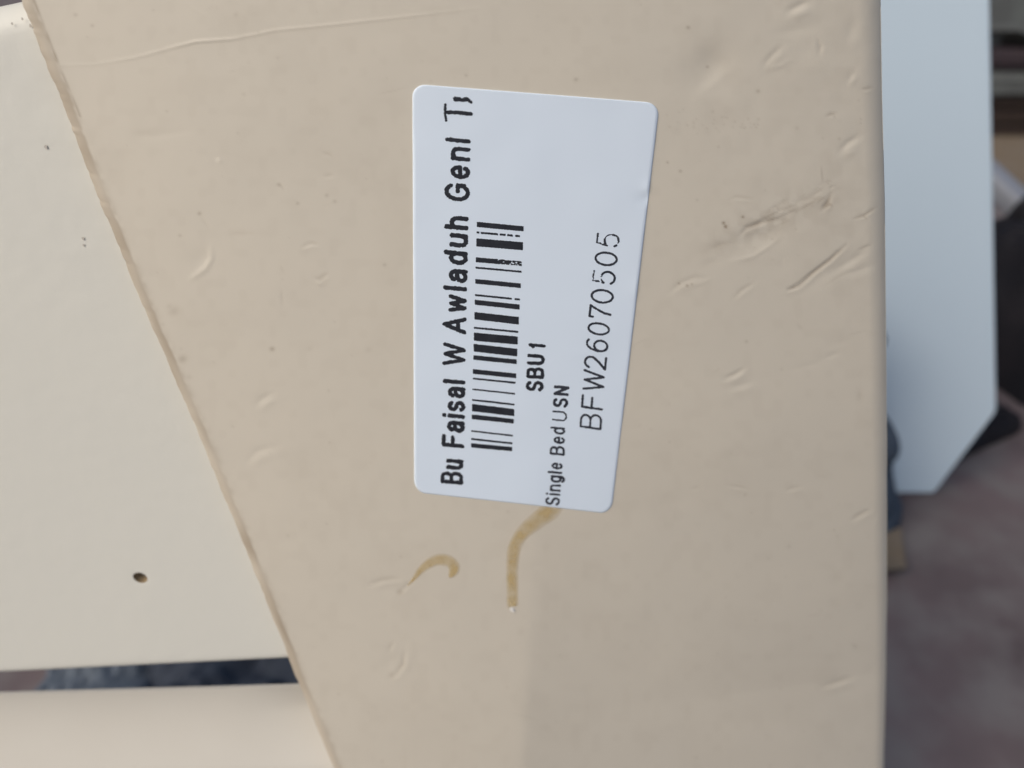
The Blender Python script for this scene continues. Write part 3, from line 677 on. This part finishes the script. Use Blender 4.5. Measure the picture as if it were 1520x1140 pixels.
# ------------------------------------------------------------------ pale blue board standing behind on the right
def pale_board():
    P = at(np.array(1360.), np.array(733.), 1.0) - C0; base = C0 + P*(CAMH-0.002)/(-P[2])
    lean = R(9); up = np.array([0, math.sin(lean), math.cos(lean)]); nn = np.array([0, -math.cos(lean), math.sin(lean)]); rt = np.array([1., 0, 0])
    def on(px, py):
        r = ray(np.array(float(px)), np.array(float(py))); t = ((base-C0) @ nn)/(r @ nn); return C0+r*t
    def uv(p): return (p-base) @ rt, (p-base) @ up
    c = [uv(on(*q)) for q in [(1388, 731), (1480, 612), (1471, 0)]]
    (u0, _), (u1, v1), (u2, v2) = c
    vt = 0.62; ut = u1+(u2-u1)*(vt-v1)/(v2-v1); ul = -0.30
    out = [(ul+0.05, 0.0), (u0, 0.0), (u1, v1), (ut, vt), (ul, vt), (ul, v1)]
    bm = bmesh.new(); th = 0.018
    f = [bm.verts.new(Vector(base+u*rt+v*up)) for u, v in out]; b = [bm.verts.new(Vector(base+u*rt+v*up-th*nn)) for u, v in out]
    bm.faces.new(f); bm.faces.new(b[::-1])
    for k in range(len(out)): bm.faces.new((f[k], b[k], b[(k+1) % len(out)], f[(k+1) % len(out)]))
    bmesh.ops.bevel(bm, geom=list(bm.edges), offset=0.0018, segments=3, affect='EDGES')
    o = from_bm('pale_board', bm, M_BOARD, None, True, 40)
    tag(o, 'pale blue-white board with a cut-off lower corner standing upright on the paving', 'board')
pale_board()

# ------------------------------------------------------------------ cloths and odds and ends on the ground, out of focus
def gpt(px, py, h=0.0):
    r = ray(np.array(float(px)), np.array(float(py))); return C0 + r*((CAMH-h)/(-r[2]))
def cloth_heap(name, cx, cy, lx, ly, h, m, rot, seed, label, cat, n=56, sharp=0.55, fa=1.0):
    V = []; F_ = []; X, Y = np.meshgrid(np.linspace(-1, 1, n), np.linspace(-1, 1, n))
    nz = vnoise((n, n), 9, seed)*0.6+vnoise((n, n), 4.5, seed+1)*0.3+vnoise((n, n), 2.4, seed+2)*0.12
    edge = np.clip(1-np.abs(X)**5, 0, 1)*np.clip(1-np.abs(Y)**5, 0, 1)
    fold = fa*0.12*np.sin(X*9+2.5*nz*4)+0.06*np.sin(Y*14+nz*7)
    Z = h*np.clip(edge, 0, 1)**sharp*(0.62+0.45*nz+fold)+0.003
    wob = 1+0.10*(vnoise((n, n), 8, seed+5)-0.5)
    c, s = math.cos(rot), math.sin(rot); xx = X*lx*wob; yy = Y*ly*wob
    W = np.stack([cx+xx*c-yy*s, cy+xx*s+yy*c, Z], -1).reshape(-1, 3)
    idx = np.arange(n*n).reshape(n, n)
    F_ = [(idx[i, j], idx[i, j+1], idx[i+1, j+1], idx[i+1, j]) for i in range(n-1) for j in range(n-1)]
    bd = list(idx[0])+list(idx[1:, -1])+list(idx[-1, ::-1][1:])+list(idx[1:-1, 0][::-1])
    lo = W[bd].copy(); lo[:, 2] = 0.001; k0 = len(W); W = np.concatenate([W, lo]); mm = len(bd)
    F_ += [(bd[k], k0+k, k0+(k+1) % mm, bd[(k+1) % mm]) for k in range(mm)]
    F_ = [tuple(int(i) for i in f) for f in F_]
    o = mesh(name, W, F_, m); tag(o, label, cat)
    bm = bmesh.new(); bm.from_mesh(o.data); bmesh.ops.recalc_face_normals(bm, faces=bm.faces); bm.to_mesh(o.data); bm.free()
    return o
a = gpt(320, 1005, 0.04); cloth_heap('folded_cloth', a[0]+0.02, a[1], 0.085, 0.075, 0.05, M_NAVY, 0.1, 51, 'folded navy cloth showing through the dark slot', 'cloth')
a = gpt(130, 1012, 0.035); cloth_heap('crumpled_cloth', a[0]+0.004, a[1]-0.004, 0.038, 0.07, 0.045, M_PALE, 0.05, 61, 'slate blue cloth at the left of the slot, beside the navy one', 'cloth', sharp=0.15, fa=0.15)
def rolled_cloth():
    root = None; n = 22; m = 30; bm = bmesh.new(); R_ = []
    base = gpt(1318, 772, 0); 
    hgt = 0.215
    for i in range(m):
        t = i/(m-1); z = hgt*t+0.001; r0 = 0.0235*(1-0.26*t)*(1-max(0, (t-0.9)/0.1)**2*0.7)
        ring = []
        for k in range(n):
            a = 2*math.pi*k/n; rr = r0*(1+0.10*math.sin(t*23+1.9*math.sin(t*9)+0.6*math.sin(a*2))*math.cos(a-0.4)+0.08*math.sin(3*a+9*t)-0.42*math.exp(-((t-0.66)/0.05)**2)*(math.cos(a) > 0)*math.cos(a))
            ring.append(bm.verts.new((base[0]-0.0125-0.074*t+0.006*math.sin(t*17+1)*(0.3+t)+rr*math.cos(a), base[1]+0.004+0.02*t+0.004*math.sin(t*29)+rr*math.sin(a), z)))
        R_.append(ring)
    for p, q in zip(R_, R_[1:]):
        for k in range(n): bm.faces.new((p[k], p[(k+1) % n], q[(k+1) % n], q[k]))
    bm.faces.new(R_[0]); bm.faces.new(R_[-1])
    o = from_bm('rolled_cloth', bm, M_SLATE); tag(o, 'rolled slate blue cloth standing between the beige panel and pale board', 'cloth')
rolled_cloth()
def slab(name, c, ax, ay, size, m, label=None, cat=None, parent=None, bev=0.004, jitter=0.0):
    """a bevelled, slightly uneven slab: c centre of its base, ax heading"""
    bm = bmesh.new(); bmesh.ops.create_cube(bm, size=1)
    bmesh.ops.subdivide_edges(bm, edges=list(bm.edges), cuts=3, use_grid_fill=True)
    for v in bm.verts:
        x, y, z = v.co; v.co = (x*size[0]*(1+jitter*math.sin(9*z+5*y)), y*size[1]*(1+jitter*math.sin(7*x+3*z)), (z+0.5)*size[2]*(1+jitter*math.sin(8*x+6*y)*(z > 0)))
    sharp = [e for e in bm.edges if len(e.link_faces) == 2 and e.calc_face_angle(0) > 0.9]
    bmesh.ops.bevel(bm, geom=sharp, offset=bev, segments=3, affect='EDGES')
    bmesh.ops.rotate(bm, verts=bm.verts, matrix=Matrix.Rotation(ax, 3, 'Z'), cent=(0, 0, 0)); bmesh.ops.translate(bm, verts=bm.verts, vec=Vector(c))
    o = from_bm(name, bm, m, parent, True, 45)
    if label: tag(o, label, cat)
    return o
# tan scrap lying beside the panel's edge
def flake(name, corners, th, m, label, cat, curl=0.0):
    bm = bmesh.new(); n = 7; a, b, c, d = [np.array(q) for q in corners]; G = []
    for lay in (0, 1):
        g = []
        for i in range(n):
            u = i/(n-1); g.append([bm.verts.new(Vector(((a*(1-v)+b*v)*(1-u)+(d*(1-v)+c*v)*u) + np.array([0, 0, 0.002+lay*th+curl*(u*u+0.4*math.sin(5*v)*u)]))) for v in np.linspace(0, 1, n)])
        G.append(g)
    for g in G:
        for i in range(n-1):
            for j in range(n-1): bm.faces.new((g[i][j], g[i][j+1], g[i+1][j+1], g[i+1][j]))
    for e in ([(0, j) for j in range(n)], [(n-1, j) for j in range(n)], [(i, 0) for i in range(n)], [(i, n-1) for i in range(n)]):
        for p, q in zip(e, e[1:]): bm.faces.new((G[0][p[0]][p[1]], G[0][q[0]][q[1]], G[1][q[0]][q[1]], G[1][p[0]][p[1]]))
    o = from_bm(name, bm, m, None, False); tag(o, label, cat)
flake('cardboard_scrap', [gpt(1262, 792), gpt(1336, 790), gpt(1341, 852), gpt(1270, 868)], 0.003, M_TAN, 'tan cardboard scrap on the paving beside the beige panel edge', 'cardboard', 0.006)
# far right clutter
flake('cardboard_sheet', [gpt(1400, 288), gpt(1640, 288), gpt(1640, 212), gpt(1400, 212)], 0.004, M_TAN, 'tan cardboard sheet lying behind the white rail at far right', 'cardboard', 0.004)
cr = gpt(1530, 206); root = empty('wooden_crate', cr + np.array([0, 0.10, 0.0])); tag(root, 'low dark brown wooden crate at the foot of the stack, upper right', 'crate')
for i, z in enumerate((0.002, 0.027, 0.052)):
    slab('plank', (cr[0], cr[1], z), 0.0, 0, (0.40, 0.016, 0.022), M_BROWN, parent=root, bev=0.003, jitter=0.02)
    slab('plank', (cr[0], cr[1]+0.20, z), 0.0, 0, (0.40, 0.016, 0.022), M_BROWN, parent=root, bev=0.003, jitter=0.02)
for sx in (-0.205, 0.205): slab('end_board', (cr[0]+sx, cr[1]+0.10, 0.002), 0.0, 0, (0.016, 0.22, 0.074), M_BROWN, parent=root, bev=0.003)
slab('grey_slab', (cr[0], cr[1]+0.09, 0.0765), 0.02, 0, (0.41, 0.22, 0.030), M_GREY, 'thin grey slab lying on the brown wooden crate', 'slab', jitter=0.02)
slab('maroon_cushion', (cr[0], cr[1]+0.10, 0.1075), -0.02, 0, (0.39, 0.21, 0.034), M_MAROON, 'dark maroon cushion between the grey slab and the grey sack', 'cushion', bev=0.012, jitter=0.04)
a = (cr[0], cr[1]+0.10)
slab('grey_sack', (a[0], a[1], 0.142), 0.03, 0, (0.40, 0.21, 0.17), M_GREY, 'grey sack on top of the stack at the upper right corner', 'sack', bev=0.03, jitter=0.07)
a = gpt(1432, 682); cloth_heap('black_shade_heap', a[0]+0.004, a[1]+0.030, 0.066, 0.024, 0.020, M_BLACK, 0.50, 81, 'flat black heap standing in for the shadow on the paving behind the cut-off corner of the pale board', 'cloth')  # low black heap added for the contact shadow by the board's cut corner
# black bag and the white rail across it
bp = gpt(1576, 612); 
cloth_heap('black_bag', bp[0]+0.035, bp[1]+0.11, 0.112, 0.10, 0.15, M_BLACK, 0.62, 71, 'slumped black bag on the paving right of the pale board', 'bag', sharp=0.4)
def white_rail():
    p = at(np.array(1425.), np.array(222.), 0.93); q = at(np.array(1640.), np.array(424.), 0.80)
    d = q-p; l = np.linalg.norm(d); d /= l; s = np.cross(d, np.array([0, 0, 1.])); s /= np.linalg.norm(s); u = np.cross(s, d)
    bm = bmesh.new(); R_ = []
    prof = [(0.013*math.copysign(abs(math.cos(t))**0.5, math.cos(t)), 0.013*math.copysign(abs(math.sin(t))**0.5, math.sin(t))) for t in np.linspace(0, 2*math.pi, 25)[:-1]]
    for k in np.linspace(-0.06, l+0.1, 12): R_.append([bm.verts.new(Vector(p+d*k+s*a+u*b)) for a, b in prof])
    for a, b in zip(R_, R_[1:]):
        for k in range(24): bm.faces.new((a[k], a[(k+1) % 24], b[(k+1) % 24], b[k]))
    bm.faces.new(R_[0]); bm.faces.new(R_[-1])
    o = from_bm('white_rail', bm, M_RAIL, None, True, 60); tag(o, 'slanting white metal rail lying across the black bag', 'rail')
white_rail()
